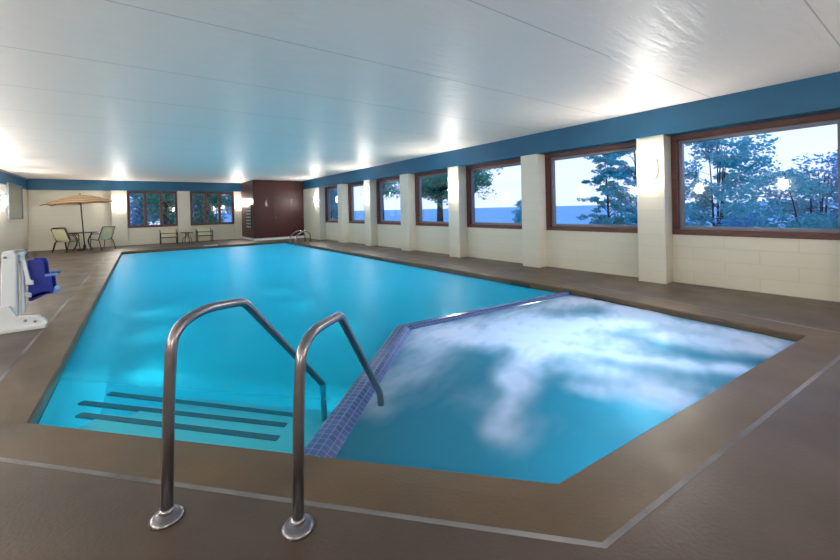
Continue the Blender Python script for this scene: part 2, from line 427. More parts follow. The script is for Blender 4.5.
# tiled divider between pool and spa
def strip_uv(name, O, I, zt, zi, m_):
    bm = B(); uvl = bm.loops.layers.uv.new('UVMap')
    T = [lerp2(o_, i_, .62) for o_, i_ in zip(O, I)]
    S = [lerp2(o_, i_, .12) for o_, i_ in zip(O, I)]
    rows = [(O, -1.2), (O, zt-.012), (S, zt), (T, zt), (I, zi), (I, -1.0)]
    s = [0.0]
    for a, b in zip(O, O[1:]): s.append(s[-1]+(V(b)-V(a)).length)
    vv = 0; vs = []; vals = [0]
    for (ra, za), (rb, zb) in zip(rows, rows[1:]):
        vv += math.sqrt((V(ra[0])-V(rb[0])).length**2+(za-zb)**2); vals.append(vv)
    R_ = [[bm.verts.new((*p, z)) for p in r_] for r_, z in rows]
    for k in range(len(R_)-1):
        for i in range(len(O)-1):
            f = bm.faces.new((R_[k][i], R_[k][i+1], R_[k+1][i+1], R_[k+1][i]))
            for lp, (u, v) in zip(f.loops, ((s[i], vals[k]), (s[i+1], vals[k]), (s[i+1], vals[k+1]), (s[i], vals[k+1]))):
                lp[uvl].uv = (u, v)
    return struct(name, bm, m_)
strip_uv('spa_divider', [A_, K_, E_], SI, -.045, WSPA-.012, 'tile')

# waterline skimmer slots on the window side rim
for i, (y0, y1, lab) in enumerate(((3.98, 4.40, 'dark skimmer slot in the pool rim just beyond the tiled divider'), (2.42, 2.84, 'dark skimmer slot in the spa rim on the window side'))):
    bm = B(); xx = 5.405 if i == 0 else 5.36
    box(bm, xx-.004, xx+.03, y0, y1, -.10, -.045)
    tag(obj('skimmer_opening', bm, 'slot'), lab, 'skimmer')
bm = B(); box(bm, 2.25, 2.75, 17.42, 17.55, -.0, .02)
tag(obj('depth_marker_tile', bm, 'white_paint'), 'small white tile set in the far rim of the pool', 'tile')

# water
def surf(name, poly, z, m_):
    bm = B(); bm.faces.new([bm.verts.new((*p, z)) for p in poly])
    return obj(name, bm, m_)
wt = surf('pool_water', [P1, A_, K_, E_, P4, P5], WPOOL, 'water')
if wt.data.polygons[0].normal.z < 0: wt.data.flip_normals()
tag(wt, 'calm bright cyan water filling the large swimming pool', 'water', kind='stuff')

FOAM = [((2.15, 3.05), (2.75, 2.75), .22, .45), ((2.55, 3.25), (3.40, 2.75), .25, .55), ((3.36, 3.0), (4.857, 2.9), .25, .7), ((3.0, 2.65), (3.6, 2.4), .30, .85),
        ((3.557, 2.437), (4.763, 1.956), .33, .95), ((4.763, 1.956), (4.805, .746), .26, .9), ((3.417, 2.343), (3.705, 1.707), .2, .85),
        ((3.208, 2.037), (3.812, .828), .13, .9), ((3.289, 2.256), (2.348, 1.89), .15, .85), ((2.348, 1.89), (1.769, 1.508), .12, .6),
        ((3.163, 2.009), (2.891, .946), .12, .35), ((2.661, 1.374), (2.965, .97), .15, .7), ((2.612, 3.2), (2.988, 2.334), .2, .6),
        ((5.061, 2.878), (4.979, 1.93), .18, .75), ((1.35, 2.35), (2.15, 2.75), .20, .34), ((4.30, 1.45), (4.50, .78), .2, .9), ((1.86, 1.9), (1.84, 1.4), .2, .12), ((2.9, 1.8), (3.3, .85), .2, .35)]
def foam_at(x, y):
    q = V((x/1.03, y/1.03, 0)); q += .10*noise.noise_vector(q*1.6)+.05*noise.noise_vector(q*4)
    f = 0
    for a, b, w_, s in FOAM:
        A3, B3 = V((*a, 0)), V((*b, 0)); d = B3-A3
        t_ = max(0, min(1, (q-A3).dot(d)/d.length_squared))
        dist = (q-(A3+d*t_)); dist.z = 0
        v = min(1, s*1.12)*math.exp(-(dist.length/(w_*1.08))**2); f = f+v-f*v*.85
    st = noise.noise(V((x*2.2+y*1.3, y*5.2-x*2.6, 2.0)))*.16 + noise.noise(V((x*4.5+y*2, y*13-x*5, 5)))*.12 + noise.noise(V((x*14, y*20, 7)))*.05 + noise.noise(V((x*1.3, y*1.3, 9)))*.14
    return max(.03, min(.97, f*(1+st*1.8)+st*.25))
bm = B(); n = 180; x0, x1, y0, y1 = .7, 5.5, .4, 3.6
grid = [[bm.verts.new((x0+(x1-x0)*i/n, y0+(y1-y0)*j/(n*2//3), WSPA)) for j in range(n*2//3+1)] for i in range(n+1)]
for i in range(n):
    for j in range(n*2//3):
        bm.faces.new((grid[i][j], grid[i+1][j], grid[i+1][j+1], grid[i][j+1])).smooth = True
SP = [SI[0], P2, P3, SI[2], SI[1]]
for i in range(5):
    a, b = V(SP[i]), V(SP[(i+1) % 5]); d = b-a; nn = V((d.y, -d.x, 0))
    bmesh.ops.bisect_plane(bm, geom=bm.verts[:]+bm.edges[:]+bm.faces[:], plane_co=(a.x, a.y, 0), plane_no=nn, clear_outer=True)
fl = bm.verts.layers.float.new('foam')
for v in bm.verts:
    f = foam_at(v.co.x, v.co.y); v[fl] = f; v.co.z += .012*(f-.3)+.004*noise.noise(v.co*6) if f > .3 else 0
so = obj('spa_water', bm, 'spawater', normals=False)
tag(so, 'churning spa water with white and lilac foam streaks', 'water', kind='stuff')

# underwater lamps, facing into the basins
def uw_lamp(x, y, z, dx, dy, power, lab, grp, col):
    d = V((dx, dy, 0)).normalized(); rot = d.to_track_quat('Z', 'Y').to_matrix().to_4x4()
    t_ = thing('underwater_lamp', lab, 'pool lamp', (x, y, z), 0, grp)
    bm = B(); lathe(bm, [(.0, .0), (.13, 0), (.13, .02), (.11, .03), (0, .03)], 20); bmesh.ops.transform(bm, matrix=rot, verts=bm.verts)
    obj('housing', bm, 'chrome', t_)
    bm = B(); lathe(bm, [(.0, .031), (.10, .031), (.07, .045), (0, .05)], 20); bmesh.ops.transform(bm, matrix=rot, verts=bm.verts)
    obj('lens', bm, 'underwater_lens', t_)
    ld = bpy.data.lights.new('underwater_light', 'SPOT'); ld.energy = power; ld.color = col; ld.spot_size = R(125); ld.spot_blend = 1; ld.shadow_soft_size = .25
    lo_ = bpy.data.objects.new('underwater_light', ld); COL.objects.link(lo_); lo_.parent = t_; lo_.location = d*.09
    lo_.rotation_euler = (-(d+V((0, 0, -.45)))).to_track_quat('Z', 'Y').to_euler()
pc = (.22, .93, 1)
for (y, x), w_ in zip(((9.6, -.46), (12.3, -.44), (15.0, -.4)), ('nearest', 'middle', 'farthest')):
    uw_lamp(x+.02, y, -1.0, 1, 0, POOL_LAMP, 'round underwater lamp in the pool wall opposite the windows, %s of three' % w_, 'pool wall lamps', pc)
for y, w_ in zip((6.2, 9.4, 12.6, 15.6), ('nearest', 'second nearest', 'third nearest', 'farthest')):
    uw_lamp(5.42, y, -1.0, -1, 0, POOL_LAMP*.8, 'round underwater lamp in the pool wall under the windows, %s of four' % w_, 'window side pool lamps', pc)
uw_lamp(3.9, 3.42, -1.0, -.1, 1, POOL_LAMP*.6, 'round underwater lamp in the pool face of the tiled divider', None, pc)
uw_lamp(5.25, 1.9, -.42, -1, 0, SPA_LAMP, 'round underwater lamp in the spa wall under the windows', None, (.72, .86, 1))
uw_lamp(3.2, .9, -.42, 0, 1, SPA_LAMP*.6, 'round underwater lamp in the near wall of the spa', None, (.72, .86, 1))

# ------------------------------------------------------------------ shell
bm = B(); box(bm, XL-.2, XG+.25, YN-.2, YB+.25, H, H+.12); struct('ceiling', bm, 'ceiling')
# right wall: low wall under the windows plus pillars
bm = B(); box(bm, XG, XG+.25, YN, YB, -.1, ZS); struct('wall_right', bm, 'block')
bm = B(); box(bm, XR, XG+.25, YN, YB, ZB, H); struct('trim_1', bm, 'trim_blue')
for y in PN:
    bm = B(); box(bm, XR, XG+.25, y, y+PW, 0, ZB); struct('pillar', bm, 'block', bevel=.008)
bm = B(); box(bm, XR, XG+.25, PN[-1]+PW, YB, 0, ZB); struct('pillar', bm, 'block')
# back wall
ZW0, ZW1 = .77, 2.40
BW = [(-.21, 1.66), (2.16, 4.09)]
bm = B()
box(bm, XL, XG, YB+.12, YB+.25, -.1, ZW0)
for a, b in ((XL, BW[0][0]), (BW[0][1], BW[1][0]), (BW[1][1], XG)): box(bm, a, b, YB+.12, YB+.25, ZW0, ZB)
struct('wall_back', bm, 'block')
for a, b in ((-.74, -.21), (1.66, 2.16), (4.09, 4.6)):
    bm = B(); box(bm, a, b, YB, YB+.12, 0, ZB); struct('pillar', bm, 'block', bevel=.006)
bm = B(); box(bm, XL-.05, XR, YB-.01, YB+.25, ZB, H); struct('trim_2', bm, 'trim_blue')
# left and near wall
bm = B(); box(bm, XL-.2, XL, YN, YB+.12, -.1, ZB); struct('wall_left', bm, 'block')
bm = B(); box(bm, XL-.2, XL+.01, YN, YB, ZB, H); struct('trim_3', bm, 'trim_blue')
bm = B(); box(bm, XL+.01, XL+.05, YN, YB-.02, H-.05, H-.002); struct('trim_5', bm, 'steel_frame')
bm = B(); box(bm, XL-.2, XG+.25, YN-.2, YN, -.1, H); struct('wall_near', bm, 'block')

# windows
def frame_bm(bm, plane, c0, c1, a0, a1, z0, z1, t_, mull=()):
    def bx(u0, u1, w0, w1):
        if plane == 'x': box(bm, c0, c1, u0, u1, w0, w1)
        else: box(bm, u0, u1, c0, c1, w0, w1)
    bx(a0, a1, z0, z0+t_); bx(a0, a1, z1-t_, z1); bx(a0, a0+t_, z0+t_, z1-t_); bx(a1-t_, a1, z0+t_, z1-t_)
    for m0 in mull: bx(m0-t_*.5, m0+t_*.5, z0+t_, z1-t_)
wn = 1
for i in range(len(PN)-1):
    y0, y1 = PN[i]+PW, PN[i+1]
    W = sempty('window_%d' % wn); wn += 1
    W.location = (XG, (y0+y1)/2, ZS)
    mloc = V(W.location)
    bm = B(); frame_bm(bm, 'x', XG-.015, XG+.13, y0+.001, y1-.001, ZS, ZB-.001, .085)
    bmesh.ops.translate(bm, vec=-mloc, verts=bm.verts); obj('window_frame', bm, 'wood', W, bevel=.004)
    bm = B(); frame_bm(bm, 'x', XG+.075, XG+.16, y0+.085, y1-.085, ZS+.085, ZB-.086, .05)
    bmesh.ops.translate(bm, vec=-mloc, verts=bm.verts); obj('sash', bm, 'steel_frame', W, bevel=.003)
    bm = B(); box(bm, XG+.125, XG+.135, y0+.13, y1-.13, ZS+.13, ZB-.13)
    bmesh.ops.translate(bm, vec=-mloc, verts=bm.verts); obj('glass_pane', bm, 'glass', W)
for (a, b) in BW:
    W = sempty('window_%d' % wn); wn += 1
    W.location = ((a+b)/2, YB+.1, ZW0); mloc = V(W.location)
    t3 = (b-a-.10)/3
    bm = B(); frame_bm(bm, 'y', YB+.06, YB+.2, a+.001, b-.001, ZW0, ZW1, .10, mull=(a+.05+t3, a+.05+2*t3))
    bmesh.ops.translate(bm, vec=-mloc, verts=bm.verts); obj('window_frame', bm, 'wood', W, bevel=.004)
    bm = B(); box(bm, a+.07, b-.07, YB+.14, YB+.15, ZW0+.07, ZW1-.07)
    bmesh.ops.translate(bm, vec=-mloc, verts=bm.verts); obj('glass_pane', bm, 'glass', W)
# framed pane on the left wall near the far corner
W = sempty('window_%d' % wn); W.location = (XL, 19.0, 1.3); mloc = V(W.location)
bm = B(); frame_bm(bm, 'x', XL, XL+.05, 17.95, 19.95, 1.28, 2.50, .05)
bmesh.ops.translate(bm, vec=-mloc, verts=bm.verts); obj('window_frame', bm, 'steel_frame', W)
bm = B(); box(bm, XL, XL+.02, 18.0, 19.9, 1.33, 2.45); bmesh.ops.translate(bm, vec=-mloc, verts=bm.verts); obj('glass_pane', bm, 'mirror_pane', W)

# ------------------------------------------------------------------ cupboard in the far right corner
CX0, CX1, CY = 4.42, 6.79, 18.45
t_ = thing('storage_cupboard', 'dark mahogany built-in cupboard filling the far right corner', 'cupboard', (CX0, CY, 0))
def cb(name, x0, x1, y0, y1, z0, z1, m_, parent=t_, bev=0):
    bm = B(); box(bm, x0, x1, y0, y1, z0, z1); return obj(name, bm, m_, parent, bevel=bev)
WD = CX1-CX0; DP = YB-CY-.02
cb('plinth', .03, WD, .05, DP, 0, .12, 'white_paint')
cb('body', 0, WD, .02, DP, .12, H-.01, 'cab')
cb('face_frame', .01, WD-.01, .012, .02, .14, H-.02, 'cab_dark')
cb('upper_panel', .02, WD-.02, 0, .02, 2.05, H-.03, 'cab', bev=.004)
for k, (a, b) in enumerate(((.03, .88), (.93, 1.69), (1.74, WD-.02))):
    d = cb('door', a, b, -.005, .02, .15, 2.0, 'cab', bev=.005)
    bm = B(); lathe(bm, [(.0, 0), (.014, 0), (.018, .02), (0, .03)], 10)
    bmesh.ops.transform(bm, matrix=Matrix.Translation((b-.06 if k != 1 else a+.06, -.005, 1.05)) @ Matrix.Rotation(pi/2, 4, 'X'), verts=bm.verts)
    obj('knob', bm, 'dark_chrome', d)
lv = cb('vent_louver', WD-.55, WD-.12, -.012, .0, H-.32, H-.08, 'cab_dark')
for k in range(4): cb('slat', WD-.54, WD-.13, -.02, -.012, H-.30+k*.055, H-.275+k*.055, 'cab', lv)
pnl = cb('switch_rack', -.03, 0, .35, 1.35, .55, 1.70, 'cab_dark', bev=.003)
for r_ in range(7):
    for c in range(3):
        bm = B(); box(bm, -.045, -.03, .45+c*.3, .58+c*.3, .62+r_*.152, .68+r_*.152); obj('switch', bm, 'dial', pnl)

# ------------------------------------------------------------------ wall lamps
def rrect(w_, h_, r_, n=5):
    pts = []
    for cx, cy, a0 in ((w_/2-r_, h_/2-r_, 0), (-w_/2+r_, h_/2-r_, 90), (-w_/2+r_, -h_/2+r_, 180), (w_/2-r_, -h_/2+r_, 270)):
        for k in range(n+1):
            a = R(a0+90*k/n); pts.append((cx+r_*cos(a), cy+r_*sin(a)))
    return pts
def sconce_proto(label, loc, rz):
    t_ = thing('wall_sconce', label, 'wall lamp', loc, rz, 'oval wall lamps')
    bm = B(); prism(bm, rrect(.24, .36, .09), 0, -.025, 'xz'); obj('backplate', bm, 'lamp_base', t_)
    bm = B(); rings = []
    for s, d in ((1, -.026), (1, -.06), (.93, -.085), (.75, -.10), (.4, -.108)):
        rings.append([bm.verts.new((x*s, d, z*s)) for x, z in rrect(.20, .32, .075)])
    for a, b in zip(rings, rings[1:]):
        n = len(a)
        for k in range(n): bm.faces.new((a[k], a[(k+1) % n], b[(k+1) % n], b[k])).smooth = True
    bm.faces.new(rings[-1]); bm.faces.new(rings[0][::-1])
    obj('diffuser', bm, 'lamp_glass', t_)
    bm = B(); rim = [bm.verts.new((x*1.03, -.026, z*1.02)) for x, z in rrect(.21, .33, .08)]; rim2 = [bm.verts.new((x*1.12, -.040, z*1.08)) for x, z in rrect(.21, .33, .08)]
    n = len(rim)
    for k in range(n): bm.faces.new((rim[k], rim[(k+1) % n], rim2[(k+1) % n], rim2[k]))
    o_ = obj('trim_ring', bm, 'lamp_base', t_)
    return t_
# local -Y points away from the wall
s0 = sconce_proto('lit oval wall lamp on the nearest pillar between the two largest windows', (XR, 2.60, 1.89), -pi/2)
for y, lab in ((7.37, 'lit oval wall lamp on the third pillar from the right, middle of the window wall'), (12.06, 'lit oval wall lamp on the fifth pillar from the right of the window wall'),
               (16.72, 'lit oval wall lamp on the last pillar beside the dark cupboard')):
    dup(s0, (XR, y, 1.87), -pi/2, lab)
dup(s0, (-.48, YB, 1.85), 0, 'lit wall lamp on the back wall beside the patio umbrella')
dup(s0, (4.27, YB, 1.85), 0, 'lit wall lamp on the back wall between the window and the cupboard')
for y, lab in ((17.3, 'lit wall lamp on the left wall at the left picture edge'), ):
    dup(s0, (XL, y, 1.87), pi/2, lab)
for y, w_ in ((.2, 'nearest'), (2.6, 'second'), (5.0, 'third'), (7.4, 'fourth'), (9.8, 'fifth'), (12.1, 'sixth'), (14.7, 'seventh')):  # unseen lamps: some reflected in the glass, others added to warm the ceiling
    dup(s0, (XL, y, 1.87), pi/2, 'unseen lit wall lamp on the left wall, in a run made denser to brighten the room, %s from the near end' % w_, 'unseen left wall lamps')
for x, w_ in ((-.6, 'left'), (3.2, 'right')):  # pair added behind the camera to light the near part of the room
    dup(s0, (x, YN, 1.87), pi, 'lit lamp added on the wall behind the camera to brighten the room, %s one' % w_, 'added near wall lamps')
dup(s0, (XR, -2.19, 1.87), -pi/2, 'unseen lit lamp added on the nearest right pillar to brighten the room')  # extra lamp out of view, put in for more light at the near end

# ------------------------------------------------------------------ grab rails in front
def rail(label, foot, pts, m_, r_):
    t_ = thing('pool_handrail', label, 'handrail', (foot[0], foot[1], 0), 0)
    n2 = V((.75, .66)).normalized()
    P = [V((n2.x*s, n2.y*s, z)) for s, z in pts]
    bm = B(); tube(bm, P, r_, 16); obj('rail_tube', bm, m_, t_)
    bm = B(); lathe(bm, [(.0, 0), (.064, 0), (.066, .006), (.060, .014), (.045, .020), (.042, .020), (.034, .028), (.0, .028)], 28)
    obj('floor_flange', bm, 'flange', t_)
    bm = B()
    lathe(bm, [(0, .028), (r_+.006, .028), (r_+.006, .045), (0, .045)], 20); obj('collar', bm, m_, t_)
    return t_
def spl(pts, rad): return [(p.x, p.z) for p in fillet([V((s, 0, z)) for s, z in pts], rad, 8)]
rail('stainless handrail on the left, ending in the pool', (.085, 1.96), spl([(.0, .002), (.03, .55), (.055, .80), (.24, .845), (.54, .805), (1.50, -.12), (1.505, -.42)], [.3, .13, .10, .05, .03]), 'dark_chrome', .0235)
rail('stainless handrail on the right, ending in the spa', (.512, 1.549), spl([(.0, .002), (.03, .5), (.06, .72), (.18, .765), (.475, .75), (1.14, .0), (1.18, -.30)], [.3, .11, .08, .045, .05]), 'dark_chrome', .0235)

# far ladder rails
def far_rail(y, lab):
    t_ = thing('ladder_rail', lab, 'handrail', (5.75, y, 0), 0, 'ladder rails at the far end')
    pts = fillet([(.22, 0, 0), (.20, 0, .42), (-.10, 0, .50), (-.42, 0, .30), (-.45, 0, -.5)], .14, 6)
    bm = B(); tube(bm, pts, .022, 10); obj('rail_tube', bm, 'chrome', t_)
    bm = B(); lathe(bm, [(0, 0), (.06, 0), (.05, .02), (0, .02)], 16, (.22, 0, 0)); obj('floor_flange', bm, 'chrome', t_)
far_rail(15.5, 'chrome ladder rail at the far right pool rim, nearer of the pair')
far_rail(16.15, 'chrome ladder rail at the far right pool rim, farther of the pair')

# ------------------------------------------------------------------ pool lift
t_ = thing('pool_lift', 'white pool access lift with a blue seat at the left edge', 'pool lift', (-1.12, 6.45, 0), 0)
bm = B()
box(bm, -.62, .26, -.20, -.10, 0, .05); box(bm, -.62, .20, .16, .25, 0, .05); box(bm, -.62, -.54, -.20, .25, 0, .05)
prism(bm, [(-.12, .05), (.27, .03), (.27, .07), (.20, .15), (.02, .17), (-.04, .30), (-.12, .30)], -.16, -.09, 'xz')
obj('base_frame', bm, 'white_paint', t_, bevel=.008)
bm = B(); prism(bm, [(-.13, .05), (.01, .05), (.02, .88), (.0, .93), (-.09, .93), (-.10, .88)], -.09, .04, 'xz'); obj('mast', bm, 'white_paint', t_, bevel=.015)
bm = B(); prism(bm, [(.03, .18), (.065, .18), (.065, .88), (.03, .90)], -.02, .08, 'xz'); box(bm, .012, .075, -.04, .09, .87, .915)
a_ = obj('actuator', bm, 'white_paint', t_, bevel=.01)
bm = B(); box(bm, .0, .085, -.055, .10, .915, .94); obj('actuator_cap', bm, 'steel_frame', a_, bevel=.006)
bm = B(); prism(bm, [(.06, .80), (.085, .82), (.125, .57), (.15, .56), (.15, .51), (.08, .52), (.085, .57)], -.06, -.03, 'xz')
prism(bm, [(.04, .45), (.12, .40), (.12, .35), (.04, .38)], .0, .04, 'xz'); obj('seat_arm', bm, 'white_paint', t_, bevel=.005)
bm = B(); box(bm, -.60, -.20, -.1, .2, .05, .62); bt = obj('battery_housing', bm, 'white_paint', t_, bevel=.02)
bm = B(); box(bm, -.50, -.22, -.107, -.1, .20, .52); obj('instruction_plate', bm, 'steel_frame', bt)
for x, z in ((.09, .115), (.17, .09), (-.07, .86), (.05, .80)):
    bm = B(); lathe(bm, [(0, 0), (.014, 0), (.014, .012), (0, .014)], 10)
    bmesh.ops.transform(bm, matrix=Matrix.Translation((x, -.16 if z < .2 else -.09, z)) @ Matrix.Rotation(pi/2, 4, 'X'), verts=bm.verts); obj('bolt', bm, 'steel_frame', t_)
# seat (back turned to us, sitting direction towards +X)
seat = B()
prism(seat, [(.14, .36), (.175, .355), (.34, .42), (.40, .43), (.40, .47), (.25, .46), (.175, .43), (.17, .85), (.14, .86)], .0, .42, 'xz')
so_ = obj('seat_shell', seat, 'blue_plastic', t_, bevel=.012)
bm = B(); pb = [(.13, .36), (.20, .38), (.30, .41), (.34, .80), (.31, .845), (.28, .86), (.15, .86)]
prism(bm, [(.15, .37), (.27, .41), (.42, .43), (.42, .47), (.40, .65), (.335, .66), (.325, .80), (.30, .85), (.155, .86)], .0, .025, 'xz'); obj('seat_side', bm, 'blue_plastic', t_, bevel=.008)
bm = B(); prism(bm, [(.15, .37), (.27, .41), (.42, .43), (.42, .47), (.40, .65), (.335, .66), (.325, .80), (.30, .85), (.155, .86)], .40, .425, 'xz'); obj('seat_side', bm, 'blue_plastic', t_, bevel=.008)
for y in (-.01, .40):
    bm = B(); box(bm, .33, .47, y, y+.045, .64, .67); o_ = obj('armrest', bm, 'blue_edge', t_, bevel=.008)
bm = B(); prism(bm, [(.36, .41), (.46, .42), (.47, .46), (.43, .50), (.41, .45)], .02, .40, 'xz'); obj('footrest', bm, 'blue_edge', t_, bevel=.006)

for c in [q for q in bpy.data.objects if q.parent == t_ and q.name.split('.')[0] in ('seat_shell', 'seat_side', 'armrest', 'footrest')]:
    c.data.transform(Matrix(((.78, 0, 0, -.02), (0, .72, 0, .02), (0, 0, 1, -.055), (0, 0, 0, 1))))
# ------------------------------------------------------------------ patio set
def sling_chair(name, label, loc, rz, fabric, group):
    """sits facing local +X"""
    t_ = thing(name, label, 'chair', loc, rz, group)
    wd = .27
    for s in (-1, 1):
        y = s*wd
        bm = B(); tube(bm, fillet([(.26, y, 0), (.20, y, .38), (.22, y, .62), (-.10, y, .64), (-.24, y, .62)], .08, 5), .013, 8); obj('front_leg', bm, 'black_metal', t_)
        bm = B(); tube(bm, [(-.30, y, 0), (-.19, y, .36), (-.12, y, .40)], .013, 8); obj('rear_leg', bm, 'black_metal', t_)
        bm = B(); tube(bm, fillet([(.25, y*.93, .43), (-.12, y*.93, .38), (-.33, y*.93, .88)], .06, 5), .013, 8); obj('side_rail', bm, 'black_metal', t_)
    bm = B(); tube(bm, fillet([(-.33, -wd*.93, .86), (-.335, -wd*.9, .90), (-.335, wd*.9, .90), (-.33, wd*.93, .86)], .03, 4), .013, 8); obj('top_rail', bm, 'black_metal', t_)
    for nm, pts in (('seat', [(.25, .43), (-.11, .385)]), ('backrest', [(-.13, .41), (-.325, .875)])):
        bm = B(); rows = []
        for k in range(7):
            u = k/6; x = pts[0][0]+(pts[1][0]-pts[0][0])*u; z = pts[0][1]+(pts[1][1]-pts[0][1])*u
            sag = .02*sin(pi*u)
            rows.append([bm.verts.new((x-(sag if nm == 'backrest' else 0), yy*wd*.9, z-(sag if nm == 'seat' else 0)-.01*(1-yy*yy))) for yy in (-1, -.5, 0, .5, 1)])
        for a, b in zip(rows, rows[1:]):
            for k in range(4): bm.faces.new((a[k], a[k+1], b[k+1], b[k])).smooth = True
        bmesh.ops.solidify(bm, geom=bm.faces[:], thickness=.006)
        obj(nm, bm, fabric, t_)
    return t_
UX, UY = -1.60, 19.75
sling_chair('patio_chair', 'patio chair with tan sling left of the umbrella table, nearer one', (UX-.42, UY-.40, 0), R(52), 'mesh_cream', 'chairs around the umbrella table')
sling_chair('patio_chair', 'patio chair left of the umbrella table, behind the nearer chair', (UX-.50, UY+.55, 0), R(-40), 'mesh_olive', 'chairs around the umbrella table')
sling_chair('patio_chair', 'patio chair with grey green sling right of the umbrella table', (UX+.60, UY-.30, 0), R(132), 'mesh_grey', 'chairs around the umbrella table')
t_ = thing('patio_table', 'round glass patio table with dark frame under the umbrella', 'table', (UX, UY, 0))
bm = B(); lathe(bm, [(.03, .685), (.46, .685), (.46, .697), (.03, .697)], 32); obj('table_top', bm, 'glass_top', t_)
bm = B(); tube(bm, [(.465*cos(2*pi*k/32), .465*sin(2*pi*k/32), .69) for k in range(33)], .014, 8); obj('rim', bm, 'black_metal', t_)
for k in range(4):
    a = R(45+90*k); bm = B(); tube(bm, fillet([(.40*cos(a), .40*sin(a), .68), (.22*cos(a), .22*sin(a), .40), (.26*cos(a), .26*sin(a), .2), (.40*cos(a), .40*sin(a), 0)], .12, 6), .013, 8)
    obj('leg', bm, 'black_metal', t_)

t_ = thing('patio_umbrella', 'open tan and red striped umbrella through the patio table', 'umbrella', (UX, UY, 0))
bm = B(); tube(bm, [(.06, 0, .04), (.0, 0, 1.2), (-.04, 0, 2.17)], .021, 12); obj('pole', bm, 'black_metal', t_)
bm = B(); lathe(bm, [(0, 0), (.25, 0), (.25, .02), (.22, .04), (.06, .07), (.045, .20), (.03, .22), (0, .22)], 28, (.055, 0, 0)); obj('base', bm, 'black_metal', t_)
tilt = Matrix.Translation((-.04, 0, 2.19)) @ Matrix.Rotation(R(-3.5), 4, 'Y')
bm = B(); uvl = bm.loops.layers.uv.new('UVMap'); NSEG = 8
def canopy_pt(k, s):
    a = 2*pi*(k+.2)/NSEG; r_ = 1.17*s; z = -.36*s**1.25
    return V((r_*cos(a), r_*sin(a), z))
sub = 4; M_ = 10; rows = []
for i in range(M_+1):
    s = i/M_; row = []
    for k in range(NSEG):
        a, b = canopy_pt(k, s), canopy_pt(k+1, s)
        for j in range(sub):
            u = j/sub; p = a.lerp(b, u); p.z -= -.03*s*sin(pi*u); p.x *= 1-.03*s*sin(pi*u); row.append(bm.verts.new(tilt @ p))
    rows.append((row, s))
for (a, sa), (b, sb) in zip(rows, rows[1:]):
    n = len(a)
    for k in range(n):
        f = bm.faces.new((a[k], a[(k+1) % n], b[(k+1) % n], b[k]))
        for lp, s in zip(f.loops, (sa, sa, sb, sb)): lp[uvl].uv = (s, 0)
bmesh.ops.remove_doubles(bm, verts=rows[0][0], dist=.01)
cn = obj('canopy', bm, 'canvas', t_, normals=False)
sm = cn.modifiers.new('thick', 'SOLIDIFY'); sm.thickness = .006
bm = B(); lathe(bm, [(0, 0), (.02, 0), (.026, .02), (.012, .05), (0, .06)], 12, (-.04, 0, 2.185)); obj('finial', bm, 'black_metal', t_)
for k in range(NSEG):
    bm = B(); tube(bm, [tilt @ (canopy_pt(k, s)-V((0, 0, .02))) for s in (.03, .3, .6, .97)], .007, 6); rb = obj('rib', bm, 'black_metal', t_)
    bm = B(); tube(bm, [tilt @ V((0, 0, -.36)), tilt @ (canopy_pt(k, .5)-V((0, 0, .02)))], .006, 6); obj('strut', bm, 'black_metal', rb)
bm = B(); lathe(bm, [(0, 0), (.04, 0), (.04, .05), (0, .05)], 12, (-.03, 0, 1.80)); obj('hub', bm, 'black_metal', t_)

# low chairs and side table by the back windows
def low_chair(label, loc):
    t_ = thing('metal_armchair', label, 'chair', loc, -pi/2, 'low metal armchairs under the back windows')
    for s in (-1, 1):
        y = s*.31
        bm = B(); tube(bm, fillet([(.25, y, 0), (.25, y, .52), (-.22, y, .52)], .06, 5), .018, 8); obj('front_leg', bm, 'black_metal', t_)
        bm = B(); tube(bm, [(-.27, y, 0), (-.22, y, .35), (-.28, y, .62)], .018, 8); obj('rear_leg', bm, 'black_metal', t_)
    for nm, x, z, zz in (('front_rail', .25, .30, 0), ('back_rail', -.25, .46, 0)):
        bm = B(); tube(bm, [(x, -.31, z), (x, .31, z)], .018, 8); obj(nm, bm, 'black_metal', t_)
    bm = B(); box(bm, -.24, .26, -.29, .29, .335, .355); obj('seat', bm, 'mesh_cream', t_, bevel=.006)
    bm = B(); prism(bm, [(-.235, .37), (-.225, .37), (-.28, .62), (-.29, .62)], -.29, .29, 'xz'); obj('backrest', bm, 'mesh_cream', t_)
    return t_
low_chair('low dark metal armchair left of the small side table', (1.25, 20.35, 0))
low_chair('low dark metal armchair right of the small side table', (2.66, 20.35, 0))
t_ = thing('side_table', 'small dark side table with curved legs between two armchairs', 'table', (1.95, 20.3, 0))
bm = B(); lathe(bm, [(0, .46), (.26, .46), (.265, .475), (.26, .485), (0, .485)], 28); obj('table_top', bm, 'black_metal', t_)
for k in range(4):
    a = R(20+90*k); c, s = cos(a), sin(a)
    bm = B(); tube(bm, fillet([(.07*c, .07*s, .46), (.05*c, .05*s, .30), (.20*c, .20*s, .17), (.20*c, .20*s, 0)], .12, 6), .014, 8); obj('leg', bm, 'black_metal', t_)

# ------------------------------------------------------------------ outdoors
bm = B(); a = [bm.verts.new(p) for p in ((XG+.26, -20, -.5), (24, -20, -1.6), (24, 60, -1.6), (XG+.26, 60, -.5))]; bm.faces.new(a)
b_ = [bm.verts.new(p) for p in ((-40, YB+.26, -.4), (XG+.26, YB+.26, -.4), (XG+.26, 60, -.5), (-40, 60, -.5))]; bm.faces.new(b_)
struct('ground', bm, 'lawn')
MC['lake'] = mat('lake_blue', (.20, .62, .92), .6, spec=.1, var=.25, vscale=.02, bstretch=(1, 4, 1))
bm = B(); a = [bm.verts.new(p) for p in ((20, -6000, -5), (8000, -6000, -5), (8000, 8000, -5), (20, 8000, -5))]; bm.faces.new(a)
struct('lake', bm, 'lake')

